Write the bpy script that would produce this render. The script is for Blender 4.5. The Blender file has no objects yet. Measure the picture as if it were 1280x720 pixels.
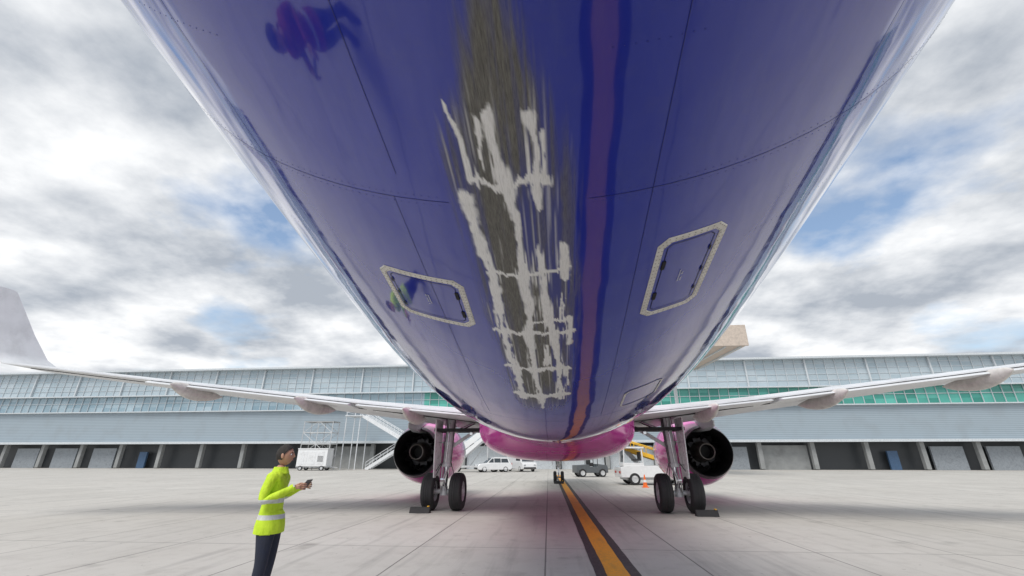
import bpy, math, random, numpy as np, bmesh
from mathutils import Vector, Matrix
random.seed(7); rng=np.random.default_rng(7)
sc=bpy.context.scene
sc.view_settings.view_transform='Standard'; sc.view_settings.look='None'; sc.view_settings.exposure=0
R=math.radians
# ------------------------------------------------------------------ camera
cam=bpy.data.cameras.new("camera"); co=bpy.data.objects.new("camera",cam); sc.collection.objects.link(co); sc.camera=co
cam.sensor_width=36; cam.lens=36*540/1280; cam.clip_end=3000; cam.clip_start=.05
co.location=(0.05,0,1.6); co.rotation_euler=(R(111.5),0,R(5.75))
# ------------------------------------------------------------------ node helpers
class NT:
    def __init__(s,tree): s.t=tree; s.n=tree.nodes; s.l=tree.links
    def new(s,typ,**kw):
        n=s.n.new(typ)
        for k,v in kw.items(): setattr(n,k,v)
        return n
    def link(s,a,b): s.l.new(a,b)
    def put(s,inp,v):
        if isinstance(v,bpy.types.NodeSocket): s.l.new(v,inp)
        else: inp.default_value=v
    def math(s,op,a,b=0.0,c=None,clamp=False):
        n=s.new('ShaderNodeMath',operation=op); n.use_clamp=clamp
        s.put(n.inputs[0],a); s.put(n.inputs[1],b)
        if c is not None: s.put(n.inputs[2],c)
        return n.outputs[0]
    def mix(s,f,a,b,bt='MIX'):
        n=s.new('ShaderNodeMix',data_type='RGBA',blend_type=bt)
        s.put(n.inputs[0],f)
        for i,v in ((6,a),(7,b)):
            if isinstance(v,tuple) and len(v)==3: v=v+(1,)
            s.put(n.inputs[i],v)
        return n.outputs[2]
    def noise(s,vec,scale,detail=4,rough=.55):
        n=s.new('ShaderNodeTexNoise'); n.inputs['Scale'].default_value=scale; n.inputs['Detail'].default_value=detail; n.inputs['Roughness'].default_value=rough
        if vec is not None: s.link(vec,n.inputs['Vector'])
        return n.outputs[0]
    def rng(s,v,a,b,c=0.,d=1.):
        n=s.new('ShaderNodeMapRange'); n.clamp=True
        s.put(n.inputs[0],v); n.inputs[1].default_value=a; n.inputs[2].default_value=b; n.inputs[3].default_value=c; n.inputs[4].default_value=d
        return n.outputs[0]
    def mapv(s,vec,scale=(1,1,1),rot=(0,0,0),loc=(0,0,0)):
        n=s.new('ShaderNodeMapping'); s.link(vec,n.inputs[0]); n.inputs['Scale'].default_value=scale; n.inputs['Rotation'].default_value=rot; n.inputs['Location'].default_value=loc
        return n.outputs[0]
def newmat(name):
    m=bpy.data.materials.new(name); m.use_nodes=True
    t=NT(m.node_tree); b=m.node_tree.nodes['Principled BSDF']
    return m,t,b
def mat(name,col,rough=.5,metal=0.,var=.12,scale=6.,coat=0.,bump=0.,dirt=0.,spec=None):
    m,t,b=newmat(name)
    tc=t.new('ShaderNodeTexCoord').outputs['Object']
    nz=t.noise(tc,scale,3)
    lo=tuple(c*(1-var) for c in col); hi=tuple(min(1,c*(1+var)) for c in col)
    c=t.mix(t.rng(nz,.3,.7),lo,hi)
    if dirt>0:
        c=t.mix(t.math('MULTIPLY',t.rng(t.noise(tc,scale*.4,5,.7),.5,.75),dirt),c,(.05,.045,.04))
    t.link(c,b.inputs['Base Color'])
    t.link(t.rng(nz,.3,.7,max(.02,rough-.08),min(1,rough+.08)),b.inputs['Roughness'])
    b.inputs['Metallic'].default_value=metal; b.inputs['Coat Weight'].default_value=coat; b.inputs['Coat Roughness'].default_value=.05
    if spec is not None: b.inputs['Specular IOR Level'].default_value=spec
    if bump>0:
        bn=t.new('ShaderNodeBump'); bn.inputs['Strength'].default_value=bump; bn.inputs['Distance'].default_value=.02
        t.link(t.noise(tc,scale*4,4),bn.inputs['Height']); t.link(bn.outputs[0],b.inputs['Normal'])
    return m
# ------------------------------------------------------------------ mesh helpers
def empty(name,loc=(0,0,0),rz=0):
    o=bpy.data.objects.new(name,None); sc.collection.objects.link(o); o.location=loc; o.rotation_euler=(0,0,rz); o.empty_display_size=.3; return o
class B:
    def __init__(s): s.v=[]; s.f=[]; s.m=[]
    def add(s,vs,fs,mi=0):
        o=len(s.v); s.v+= [tuple(p) for p in vs]; s.f+=[tuple(i+o for i in f) for f in fs]; s.m+=[mi]*len(fs)
    def box(s,c,d,mi=0,rot=None):
        x,y,z=[a/2 for a in d]
        vs=[Vector((i*x,j*y,k*z)) for i in(-1,1) for j in(-1,1) for k in(-1,1)]
        if rot is not None: vs=[rot@p for p in vs]
        vs=[p+Vector(c) for p in vs]
        s.add(vs,[(0,1,3,2),(4,6,7,5),(0,4,5,1),(2,3,7,6),(0,2,6,4),(1,5,7,3)],mi)
    def beam(s,a,b,w,h,mi=0):
        a=Vector(a);b=Vector(b);d=b-a; L=d.length
        s.box((a+b)/2,(w,h,L),mi,d.to_track_quat('Z','Y').to_matrix())
    def cyl(s,a,b,r0,r1=None,n=14,mi=0,caps=True):
        a=Vector(a);b=Vector(b); r1=r0 if r1 is None else r1
        q=(b-a).to_track_quat('Z','Y').to_matrix(); vs=[]
        for c,r in((a,r0),(b,r1)):
            for k in range(n):
                t=2*math.pi*k/n; vs.append(c+q@Vector((r*math.cos(t),r*math.sin(t),0)))
        fs=[(k,(k+1)%n,n+(k+1)%n,n+k) for k in range(n)]
        if caps: fs+= [tuple(range(n))[::-1],tuple(range(n,2*n))]
        s.add(vs,fs,mi)
    def tube(s,pts,r,n=8,mi=0):
        for a,b in zip(pts[:-1],pts[1:]): s.cyl(a,b,r,r,n,mi)
    def loft(s,rings,mi=0,caps=False,closed=True):
        n=len(rings[0]); vs=[p for r in rings for p in r]; fs=[]
        for i in range(len(rings)-1):
            for k in range(n if closed else n-1):
                fs.append((i*n+k,i*n+(k+1)%n,(i+1)*n+(k+1)%n,(i+1)*n+k))
        if caps: fs+=[tuple(range(n))[::-1],tuple(range((len(rings)-1)*n,len(rings)*n))]
        s.add(vs,fs,mi)
    def rev(s,prof,o,ax,n=32,mi=0):
        o=Vector(o); q=Vector(ax).to_track_quat('Z','Y').to_matrix(); rings=[]
        for i,(a,r) in enumerate(prof):
            rings.append([o+q@Vector((r*math.cos(2*math.pi*k/n),r*math.sin(2*math.pi*k/n),a)) for k in range(n)])
        s.loft(rings,mi)
    def ball(s,c,r,mi=0,n=12,m=8):
        c=Vector(c); r=(r,r,r) if not hasattr(r,'__len__') else r
        rings=[[c+Vector((r[0]*math.sin(math.pi*i/m)*math.cos(2*math.pi*k/n),r[1]*math.sin(math.pi*i/m)*math.sin(2*math.pi*k/n),-r[2]*math.cos(math.pi*i/m))) for k in range(n)] for i in range(m+1)]
        s.loft(rings,mi)
    def prism(s,poly,a,b,ax='X',mi=0):
        def P3(u,v,w):
            return {'X':(w,u,v),'Y':(u,w,v),'Z':(u,v,w)}[ax]
        n=len(poly); vs=[P3(u,v,a) for u,v in poly]+[P3(u,v,b) for u,v in poly]
        s.add(vs,[tuple(range(n)),tuple(range(n,2*n))[::-1]]+[(k,n+k,n+(k+1)%n,(k+1)%n) for k in range(n)],mi)
    def build(s,name,mats,parent=None,bevel=0,smooth=True,ang=35,loc=None):
        me=bpy.data.meshes.new(name); me.from_pydata(s.v,[],s.f)
        for m in mats: me.materials.append(m)
        me.polygons.foreach_set('material_index',s.m)
        bm=bmesh.new(); bm.from_mesh(me); bmesh.ops.recalc_face_normals(bm,faces=bm.faces); bm.to_mesh(me); bm.free()
        if smooth:
            me.shade_smooth(); me.set_sharp_from_angle(angle=R(ang))
        o=bpy.data.objects.new(name,me); sc.collection.objects.link(o)
        if parent: o.parent=parent
        if loc: o.location=loc
        if bevel>0:
            md=o.modifiers.new('bevel','BEVEL'); md.width=bevel; md.segments=2; md.limit_method='ANGLE'; md.angle_limit=R(40)
        return o
# ------------------------------------------------------------------ world
W=bpy.data.worlds.new("World"); sc.world=W; W.use_nodes=True
t=NT(W.node_tree); bg=W.node_tree.nodes['Background']
SUN_EL,SUN_AZ=R(55),R(205)
sky=t.new('ShaderNodeTexSky',sky_type='NISHITA'); sky.sun_disc=False; sky.sun_elevation=SUN_EL; sky.sun_rotation=SUN_AZ; sky.air_density=1.2; sky.dust_density=1.0
g=t.new('ShaderNodeTexCoord').outputs['Generated']
sp=t.new('ShaderNodeSeparateXYZ'); t.link(g,sp.inputs[0])
zz=t.math('ADD',t.math('MAXIMUM',sp.outputs[2],0.0),.22)
cb=t.new('ShaderNodeCombineXYZ'); t.link(t.math('DIVIDE',sp.outputs[0],zz),cb.inputs[0]); t.link(t.math('DIVIDE',sp.outputs[1],zz),cb.inputs[1])
n1=t.noise(cb.outputs[0],1.35,8,.52)
n2=t.noise(t.mapv(cb.outputs[0],(1,1,1),(0,0,0),(3.1,7.7,0)),2.1,7,.55)
cover=t.rng(n1,.35,.46)
shade=t.rng(n2,.38,.62)
cloud=t.mix(shade,(4.0,4.4,5.0),(9.6,9.7,9.8))
skyc=t.mix(1.0,sky.outputs[0],(1.2,1.3,1.4),'MULTIPLY')
skyc=t.mix(t.rng(sp.outputs[2],0,.3,.8,.15),skyc,(6.5,7.6,8.8))
t.link(t.mix(cover,skyc,cloud),bg.inputs[0]); bg.inputs[1].default_value=.11
sl=bpy.data.lights.new("sun",'SUN'); sl.energy=2.4; sl.angle=R(32); sl.color=(1,.965,.91)
so=bpy.data.objects.new("sun",sl); sc.collection.objects.link(so)
sd=Vector((math.sin(SUN_AZ)*math.cos(SUN_EL),math.cos(SUN_AZ)*math.cos(SUN_EL),math.sin(SUN_EL)))
so.rotation_euler=sd.to_track_quat('Z','Y').to_euler(); so.location=sd*50
# ------------------------------------------------------------------ common materials
M_white=mat('white_paint',(.76,.77,.78),.3,var=.05,dirt=.25)
M_wing=mat('wing_grey',(.70,.72,.74),.35,var=.06,scale=2,dirt=.22)
M_grey=mat('grey_metal',(.56,.57,.58),.4,.1,dirt=.2)
M_alu=mat('aluminium',(.62,.63,.64),.28,.9)
M_chrome=mat('chrome',(.8,.8,.82),.12,1.)
M_dark=mat('dark_metal',(.055,.055,.06),.45,.5,dirt=.3)
M_black=mat('black_recess',(.012,.012,.014),.7)
M_rub=mat('tyre_rubber',(.024,.024,.026),.75,var=.25,scale=9,dirt=.3)
M_pink=mat('magenta_paint',(.80,.06,.46),.18,var=.05,scale=1.5,coat=.5)
M_yel=mat('yellow_paint',(.80,.45,.03),.4,dirt=.1)
M_orange=mat('orange_plastic',(.85,.16,.02),.5)
M_glass=mat('dark_glass',(.03,.04,.05),.06,0,spec=.8)
M_red=mat('red_plastic',(.5,.03,.02),.3)
# ------------------------------------------------------------------ ground
m,t,b=newmat('concrete_apron')
oc=t.new('ShaderNodeTexCoord').outputs['Object']
mv=t.mapv(oc,(1,1,1),(0,0,R(-1.26)))
sp=t.new('ShaderNodeSeparateXYZ'); t.link(mv,sp.inputs[0])
def joint(c,per,off,hw):
    u=t.math('ADD',t.math('DIVIDE',c,per),off)
    fr=t.math('ABSOLUTE',t.math('SUBTRACT',t.math('FRACT',u),.5))
    return t.rng(fr,.5-hw*1.6/per,.5-hw*.7/per), t.math('FLOOR',u)
jx,ix=joint(sp.outputs[0],2.45,.02,.011); jy,iy=joint(sp.outputs[1],5.,.1,.011)
cbn=t.new('ShaderNodeCombineXYZ'); t.link(ix,cbn.inputs[0]); t.link(iy,cbn.inputs[1])
wn=t.new('ShaderNodeTexWhiteNoise'); t.link(cbn.outputs[0],wn.inputs[0])
big=t.noise(mv,.25,5,.6); med=t.noise(mv,2.2,7,.65); fine=t.noise(mv,60,3,.7)
c=t.mix(t.rng(big,.3,.7),(.43,.41,.375),(.53,.51,.475))
c=t.mix(t.math('MULTIPLY',wn.outputs[0],.35),c,(.38,.365,.34))
c=t.mix(t.math('MULTIPLY',t.rng(med,.50,.72),.45),c,(.29,.27,.245))
c=t.mix(t.rng(fine,.35,.65,0,.3),c,(.58,.56,.53))
streak=t.noise(t.mapv(mv,(2.2,.12,1)),1.6,5,.6)
c=t.mix(t.math('MULTIPLY',t.rng(streak,.53,.75),.45),c,(.22,.21,.2))
spot=t.noise(mv,.9,3,.5)
c=t.mix(t.math('MULTIPLY',t.rng(spot,.64,.74),.5),c,(.2,.19,.175))
spk=t.noise(mv,9,2,.5)
c=t.mix(t.math('MULTIPLY',t.rng(spk,.70,.76),.55),c,(.12,.115,.11))
jn=t.math('MAXIMUM',jx,jy)
c=t.mix(t.math('MULTIPLY',jn,.8),c,(.11,.105,.10))
t.link(c,b.inputs['Base Color']); b.inputs['Roughness'].default_value=.8
bn=t.new('ShaderNodeBump'); bn.inputs['Strength'].default_value=.35; bn.inputs['Distance'].default_value=.01
t.link(t.math('SUBTRACT',fine,t.math('MULTIPLY',jn,1.5)),bn.inputs['Height']); t.link(bn.outputs[0],b.inputs['Normal'])
bb=B(); bb.add([(-1500,-900,0),(1500,-900,0),(1500,2000,0),(-1500,2000,0)],[(0,1,2,3)]); bb.build('ground',[m],smooth=False)
def paintmat(name,col,wear):
    m,t,b=newmat(name); oc=t.new('ShaderNodeTexCoord').outputs['Object']
    w=t.rng(t.noise(oc,14,8,.7),.5,.72); f=t.rng(t.noise(oc,70,3),.3,.7)
    c=t.mix(f,tuple(x*.85 for x in col),col); c=t.mix(t.math('MULTIPLY',w,wear),c,(.2,.19,.17))
    c=t.mix(t.math('MULTIPLY',t.rng(t.noise(t.mapv(oc,(1,.2,1)),3,6,.7),.5,.7),.3),c,(.12,.10,.08))
    t.link(c,b.inputs['Base Color']); b.inputs['Roughness'].default_value=.6; return m
M_lo=paintmat('orange_line_paint',(.92,.40,.02),.4); M_lb=paintmat('black_line_paint',(.035,.035,.037),.5)
def lx(y): return 1.03-.0225*y
lm=empty('apron_centerline_marking')
for nm,w,z,mt in(('black_border',.33,.004,M_lb),('orange_line',.165,.008,M_lo)):
    bb=B(); ysn=list(np.arange(-20,48,.35)); vs=[];fs=[]
    for y in ysn:
        j=.006 
        vs+=[(lx(y)-w+random.uniform(-j,j),y,z),(lx(y)+w+random.uniform(-j,j),y,z)]
    for i in range(len(ysn)-1): fs.append((2*i,2*i+1,2*i+3,2*i+2))
    bb.add(vs,fs); bb.build(nm,[mt],lm,smooth=False)
# ------------------------------------------------------------------ AIRLINER
air=empty('passenger_airliner')
WM=2.12
def prof(Y):
    t=5.9-Y; zb=1.80; zt=5.94; w=WM
    if t>0:
        zb+= .25*(t-1.8*(1-math.exp(-t/1.8)))
        w=WM*max(0.03,(1-(max(0,t-.8)/17)**2))
        if t>6: zt-=.035*(t-6)**1.3
    u=Y-31.5
    if u>0:
        k=math.sqrt(max(0.0009,1-(u/6.3)**2)); zc=3.87-.6*(u/6.3)**2; h=2.07*k; w=WM*k
        zb=zc-h; zt=zc+h
    return zb,zt,w
def P(Y,phi,off=0):
    zb,zt,w=prof(Y); h=(zt-zb)/2; c=(zt+zb)/2
    return ((w+off)*math.sin(phi),Y,c-(h+off)*math.cos(phi))
ys=np.concatenate([np.arange(-8.5,.35,.3),np.arange(.35,4.6,.011),np.arange(4.6,6.5,.06),np.arange(6.6,31.5,.35),np.arange(31.5,37.76,.25)])
ph=np.concatenate([np.linspace(-math.pi,-.22,60)[:-1],np.arange(-.22,.2,.003),np.linspace(.2,math.pi,61)[:-1]])
NP=len(ph); NY=len(ys)
V=np.zeros((NY,NP,3)); XA=np.zeros((NY,NP)); YA=np.repeat(ys[:,None],NP,1)
for i,Y in enumerate(ys):
    zb,zt,w=prof(Y); h=(zt-zb)/2; c=(zt+zb)/2
    V[i,:,0]=w*np.sin(ph); V[i,:,1]=Y; V[i,:,2]=c-h*np.cos(ph); XA[i]=w*ph
idx=np.arange(NY*NP).reshape(NY,NP); nx=np.roll(idx,-1,axis=1)
F=np.stack([idx[:-1],nx[:-1],nx[1:],idx[1:]],-1).reshape(-1,4)
def vnoise(x,y,seed):
    r=np.random.default_rng(seed).random((256,256)); xi=np.floor(x).astype(int); yi=np.floor(y).astype(int); fx=x-xi; fy=y-yi
    fx=fx*fx*(3-2*fx); fy=fy*fy*(3-2*fy)
    a=r[xi%256,yi%256]; b_=r[(xi+1)%256,yi%256]; c_=r[xi%256,(yi+1)%256]; d=r[(xi+1)%256,(yi+1)%256]
    return (a*(1-fx)+b_*fx)*(1-fy)+(c_*(1-fx)+d*fx)*fy
def fbm(x,y,seed,o=4):
    s=0;a=.5;tot=0
    for k in range(o): s=s+a*vnoise(x*2**k,y*2**k,seed+k); tot+=a; a*=.55
    return s/tot
def sst(x,a,b):
    q=np.clip((x-a)/(b-a),0,1); return q*q*(3-2*q)
def dseg(X,Y,pl,sy=1.0):
    D=np.full(X.shape,9.)
    for (y0,x0),(y1,x1) in zip(pl[:-1],pl[1:]):
        dx,dy=x1-x0,(y1-y0); L=dx*dx+dy*dy+1e-9
        q=np.clip(((X-x0)*dx+(Y-y0)*dy)/L,0,1)
        D=np.minimum(D,np.hypot(X-(x0+q*dx),(Y-(y0+q*dy))*sy))
    return D
Xw=XA+.018*(fbm(XA*12,YA*5,11)-.5)*2+.008*(fbm(XA*60,YA*9,12)-.5)*2; Yw=YA+.03*(fbm(XA*16,YA*4,21)-.5)*2+.03*(fbm(XA*70,YA*8,22)-.5)*2
streakn=fbm(XA*70,YA*2.6,31); streak2=fbm(XA*130,YA*4,41,3); blot=fbm(XA*11,YA*5,51); blot2=sst(fbm(XA*7,YA*7,55),.3,.7)
longs=[([(1.0,-.255),(1.152,-.243),(1.316,-.231)],.010),
 ([(1.03,-.137),(1.106,-.134),(1.232,-.125),(1.34,-.109),(1.485,-.084),(1.733,-.089),(1.883,-.082),(2.129,-.072),(2.484,-.095),(2.958,-.094),(3.442,-.08),(3.85,-.066)],.017),
 ([(1.396,-.262),(1.634,-.254),(1.892,-.238),(2.224,-.24),(2.556,-.247),(2.979,-.223),(3.6,-.22)],.018),
 ([(1.06,.0),(1.222,.01),(1.345,-.003),(1.446,.004)],.014),
 ([(1.682,.003),(1.886,.005),(2.172,.014),(2.438,.038),(2.896,.071),(3.6,.091)],.014),
 ([(1.667,.106),(1.932,.126)],.013),([(2.3,.135),(2.6,.145)],.013),([(1.22,-.175),(1.05,-.18)],.008),([(1.12,.035),(1.3,.03)],.010),([(2.05,.10),(2.3,.11)],.005),([(2.6,.0),(2.9,.01)],.005),([(2.98,.135),(3.3,.14)],.008)]
trans=[([(1.31,-.215),(1.35,-.109),(1.30,-.01),(1.32,.035)],.020),([(1.85,-.245),(1.885,-.085),(1.83,.127)],.016),
 ([(2.43,-.295),(2.46,-.1),(2.44,.155)],.024),([(2.34,-.08),(2.31,.115)],.015),([(2.94,-.275),(3.0,-.09),(2.96,.135)],.034),([(3.5,-.25),(3.56,-.08),(3.5,.14)],.052)]
base=np.zeros_like(XA)
for pl,hw in longs:
    d=dseg(Xw,Yw,pl,.8); w_=hw*(.15+1.3*blot+.9*blot2); base=np.maximum(base,(1-sst(d,0,w_*2.0)))
nearL=np.zeros_like(XA)
for pl2,_ in longs: nearL=np.maximum(nearL,1-sst(dseg(XA,YA,pl2),.01,.07))
for ti,(pl,hw) in enumerate(trans):
    d=dseg(Xw,Yw,pl,1.0); w_=hw*(.2+1.0*blot+.5*nearL); base=np.maximum(base,(1-sst(d,0,w_*1.9)))
    y0=np.interp(XA,[p[1] for p in pl] if pl[0][1]<pl[-1][1] else [p[1] for p in pl][::-1],[p[0] for p in pl] if pl[0][1]<pl[-1][1] else [p[0] for p in pl][::-1],left=99,right=99)
    for sgn,ln in((1,1.0),(-1,.6)):
        up=(y0-YA)*sgn; sc_=1+.25*ti
        tail=sst(up,-.04,.0)*(1-sst(up,.01,(.06+.42*fbm(XA*45,YA*0,61+sgn))*ln*sc_))
        base=np.maximum(base,tail*nearL*sst(streak2,.38,.60)*.9)
metal=sst(base+.50*(streak2-.5)+.36*(streakn-.5),.34,.70)
ly=[.30,.62,.75,.9,1.0,1.2,1.35,1.63,2.3,3.0,3.7,4.1]; lL=[-.105,-.115,-.145,-.195,-.24,-.32,-.325,-.305,-.32,-.30,-.28,-.16]; lR=[-.035,-.030,-.020,.02,.06,.12,.14,.155,.18,.19,.17,.02]
Lb=np.interp(YA,ly,lL,left=9,right=9); Rb=np.interp(YA,ly,lR,left=-9,right=-9)
edge=np.minimum(XA-Lb,Rb-XA)+.09*(streakn-.5)
halo=sst(edge,-.035,.06)*(1-sst(YA,3.5,4.15))
core=1-sst(np.abs(XA+.165-.012*(YA-1)),.02,.10)
core=np.maximum(core,.85*(1-sst(np.abs(XA+.02),.02,.07))*sst(YA,1.7,2.2)*(1-sst(YA,3.3,3.8)))
core=np.maximum(core,.75*sst(1.40-YA,0,.30)*(1-sst(np.abs(XA+.09),.03,.17)))
prim=halo*np.clip(core*(.62+.5*streakn)+.60*sst(streakn,.38,.65)*(.35+.8*blot)+.16,0,1)
sx=sst(fbm(XA*200,YA*1.8,71,2),.64,.80)*halo*sst(YA,.8,1.1)
metal=np.maximum(metal,sx*.40)
me=bpy.data.meshes.new('fuselage'); me.from_pydata(V.reshape(-1,3).tolist(),[],F.tolist()); me.shade_smooth()
for nm,a in(('metal',metal),('primer',prim),('scuff',halo)):
    at=me.attributes.new(nm,'FLOAT','POINT'); at.data.foreach_set('value',np.clip(a,0,1).astype(np.float32).ravel())
m,t,b=newmat('airliner_paint')
oc=t.new('ShaderNodeTexCoord').outputs['Object']; sp=t.new('ShaderNodeSeparateXYZ'); t.link(oc,sp.inputs[0])
def attr(n): 
    a=t.new('ShaderNodeAttribute'); a.attribute_name=n; return a.outputs['Fac']
nb=t.noise(oc,.8,5,.6); ns=t.noise(t.mapv(oc,(9,.7,9)),2.,6,.65)
blue=t.mix(t.rng(nb,.3,.7),(.016,.030,.36),(.024,.042,.44))
blue=t.mix(t.math('MULTIPLY',t.rng(ns,.5,.75),.16),blue,(.08,.11,.34))
blue=t.mix(t.math('MULTIPLY',t.rng(t.noise(oc,5,7,.7),.55,.8),.22),blue,(.07,.08,.22))
yy=sp.outputs[1]
col=t.mix(t.math('GREATER_THAN',yy,11.2),blue,(.80,.06,.46)); col=t.mix(t.math('GREATER_THAN',t.math('ADD',yy,t.math('MULTIPLY',sp.outputs[2],.6)),20.),col,(.78,.79,.8))
col=t.mix(t.math('MULTIPLY',attr('scuff'),.45),col,(.10,.11,.20))
sn=t.noise(t.mapv(oc,(60,3.,20)),4.,5,.7)
pc=t.mix(t.rng(sn,.3,.7),(.085,.082,.075),(.235,.23,.20))
col=t.mix(attr('primer'),col,pc)
mc=t.mix(t.rng(sn,.22,.55),(.72,.72,.69),(1.,1.,.98))
mf=attr('metal')
col=t.mix(mf,col,mc)
t.link(col,b.inputs['Base Color'])
rr=t.math('ADD',t.rng(ns,.3,.8,.07,.14),t.math('MULTIPLY',attr('scuff'),.2)); rr=t.math('ADD',rr,t.math('MULTIPLY',attr('primer'),.25))
t.link(rr,b.inputs['Roughness']); t.link(t.math('MULTIPLY',mf,.15),b.inputs['Metallic'])
b.inputs['IOR'].default_value=1.5
t.link(t.math('MULTIPLY',t.math('SUBTRACT',1.,attr('scuff')),.9),b.inputs['Coat Weight']); b.inputs['Coat Roughness'].default_value=.04; b.inputs['Coat IOR'].default_value=1.62
bn=t.new('ShaderNodeBump'); bn.inputs['Strength'].default_value=.5; bn.inputs['Distance'].default_value=.014
hh_=t.math('ADD',t.noise(t.mapv(oc,(1.6,1.1,1.6)),1.5,2,.4),t.math('MULTIPLY',attr('metal'),-.2))
hh_=t.math('ADD',hh_,t.math('MULTIPLY',t.noise(oc,7,2,.4),.06))
t.link(hh_,bn.inputs['Height']); t.link(bn.outputs[0],b.inputs['Normal']); t.link(bn.outputs[0],b.inputs['Coat Normal'])
me.materials.append(m); fo=bpy.data.objects.new('fuselage',me); sc.collection.objects.link(fo); fo.parent=air
M_air=m
M_seam=mat('panel_sealant',(.015,.02,.14),.5)
bb=B()
def sstrip(bb,pts,hw,off,mi=0,closed=False):
    L=[];Rr=[]; n=len(pts)
    P3=[Vector(P(y,p,off)) for y,p in pts]
    for i,(y,p) in enumerate(pts):
        a=P3[(i-1)%n] if closed else P3[max(0,i-1)]; c_=P3[(i+1)%n] if closed else P3[min(n-1,i+1)]; tg=(c_-a).normalized()
        nr=(Vector(P(y,p,.1))-Vector(P(y,p,0))).normalized(); sd_=tg.cross(nr).normalized()*hw
        L.append(P3[i]-sd_); Rr.append(P3[i]+sd_)
    bb.add(L+Rr,[(i,(i+1)%n,n+(i+1)%n,n+i) for i in range(n if closed else n-1)],mi)
for yk in(1.42,4.35,7.1): 
    for a,b_ in(((-2.2,-.17),(.1,2.2)) if yk<2 else ((-2.2,2.2),)):
        sstrip(bb,[(yk+.0*p,p) for p in np.linspace(a,b_,60)],.0012,.0015)
for pk in(-.62,.62,-1.2,1.2): sstrip(bb,[(y,pk) for y in np.arange(-3,10,.2)],.0012,.0018)
for pk,a,b_ in((-.26,-.5,1.42),(-.285,1.42,4.35),(.22,-.5,4.35)): sstrip(bb,[(y,pk) for y in np.arange(a,b_,.15)],.0010,.0018)
bb.build('skin_seams',[M_seam],air)
bb=B()
def frow(pts):
    for y,p in pts:
        c0=Vector(P(y,p,.0004)); nn=(Vector(P(y,p,.1))-c0).normalized(); q=nn.to_track_quat('Z','Y').to_matrix()
        bb.add([c0+nn*.0006+q@Vector((.0024*math.cos(a),.0024*math.sin(a),0)) for a in np.linspace(0,2*math.pi,6,endpoint=False)],[(0,1,2,3,4,5)],0)
for yk in(1.42,4.35):
    for dy in(-.022,.022):
        frow([(yk+dy,p) for p in np.arange(-1.2,-.18,.016)]); frow([(yk+dy,p) for p in np.arange(.11,1.2,.016)])
for yk in(.88,1.95,2.48,3.01,3.55): frow([(yk,p) for p in np.arange(.12,.26,.016)]+[(yk,p) for p in np.arange(.5,.85,.016)]+[(yk,p) for p in np.arange(-.85,-.5,.016)])
bb.build('skin_rivets',[mat('rivet_blue',(.018,.03,.33),.3)],air,smooth=False)
# access panels on the belly
m,t,b=newmat('panel_frame'); oc=t.new('ShaderNodeTexCoord').outputs['Object']
c=t.mix(t.rng(t.noise(oc,18,4,.6),.35,.7),(.82,.80,.74),(.66,.64,.58)); t.link(c,b.inputs['Base Color']); b.inputs['Roughness'].default_value=.35; b.inputs['Metallic'].default_value=.05
M_frame=m
M_riv=mat('rivet',(.40,.38,.34),.4,.2); M_sten=mat('stencil',(.6,.62,.7),.5)
UW=2.05
def chloop(y0,y1,u0,u1,ch,n=14):
    pts=[(y0,u0+ch),(y0,u1-ch),(y0+ch,u1),(y1-ch,u1),(y1,u1-ch),(y1,u0+ch),(y1-ch,u0),(y0+ch,u0)]
    out=[]
    for i in range(8):
        a=pts[i];c_=pts[(i+1)%8]; k=n if i%2==0 else 3
        for j in range(k): out.append((a[0]+(c_[0]-a[0])*j/k,a[1]+(c_[1]-a[1])*j/k))
    return out
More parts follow.
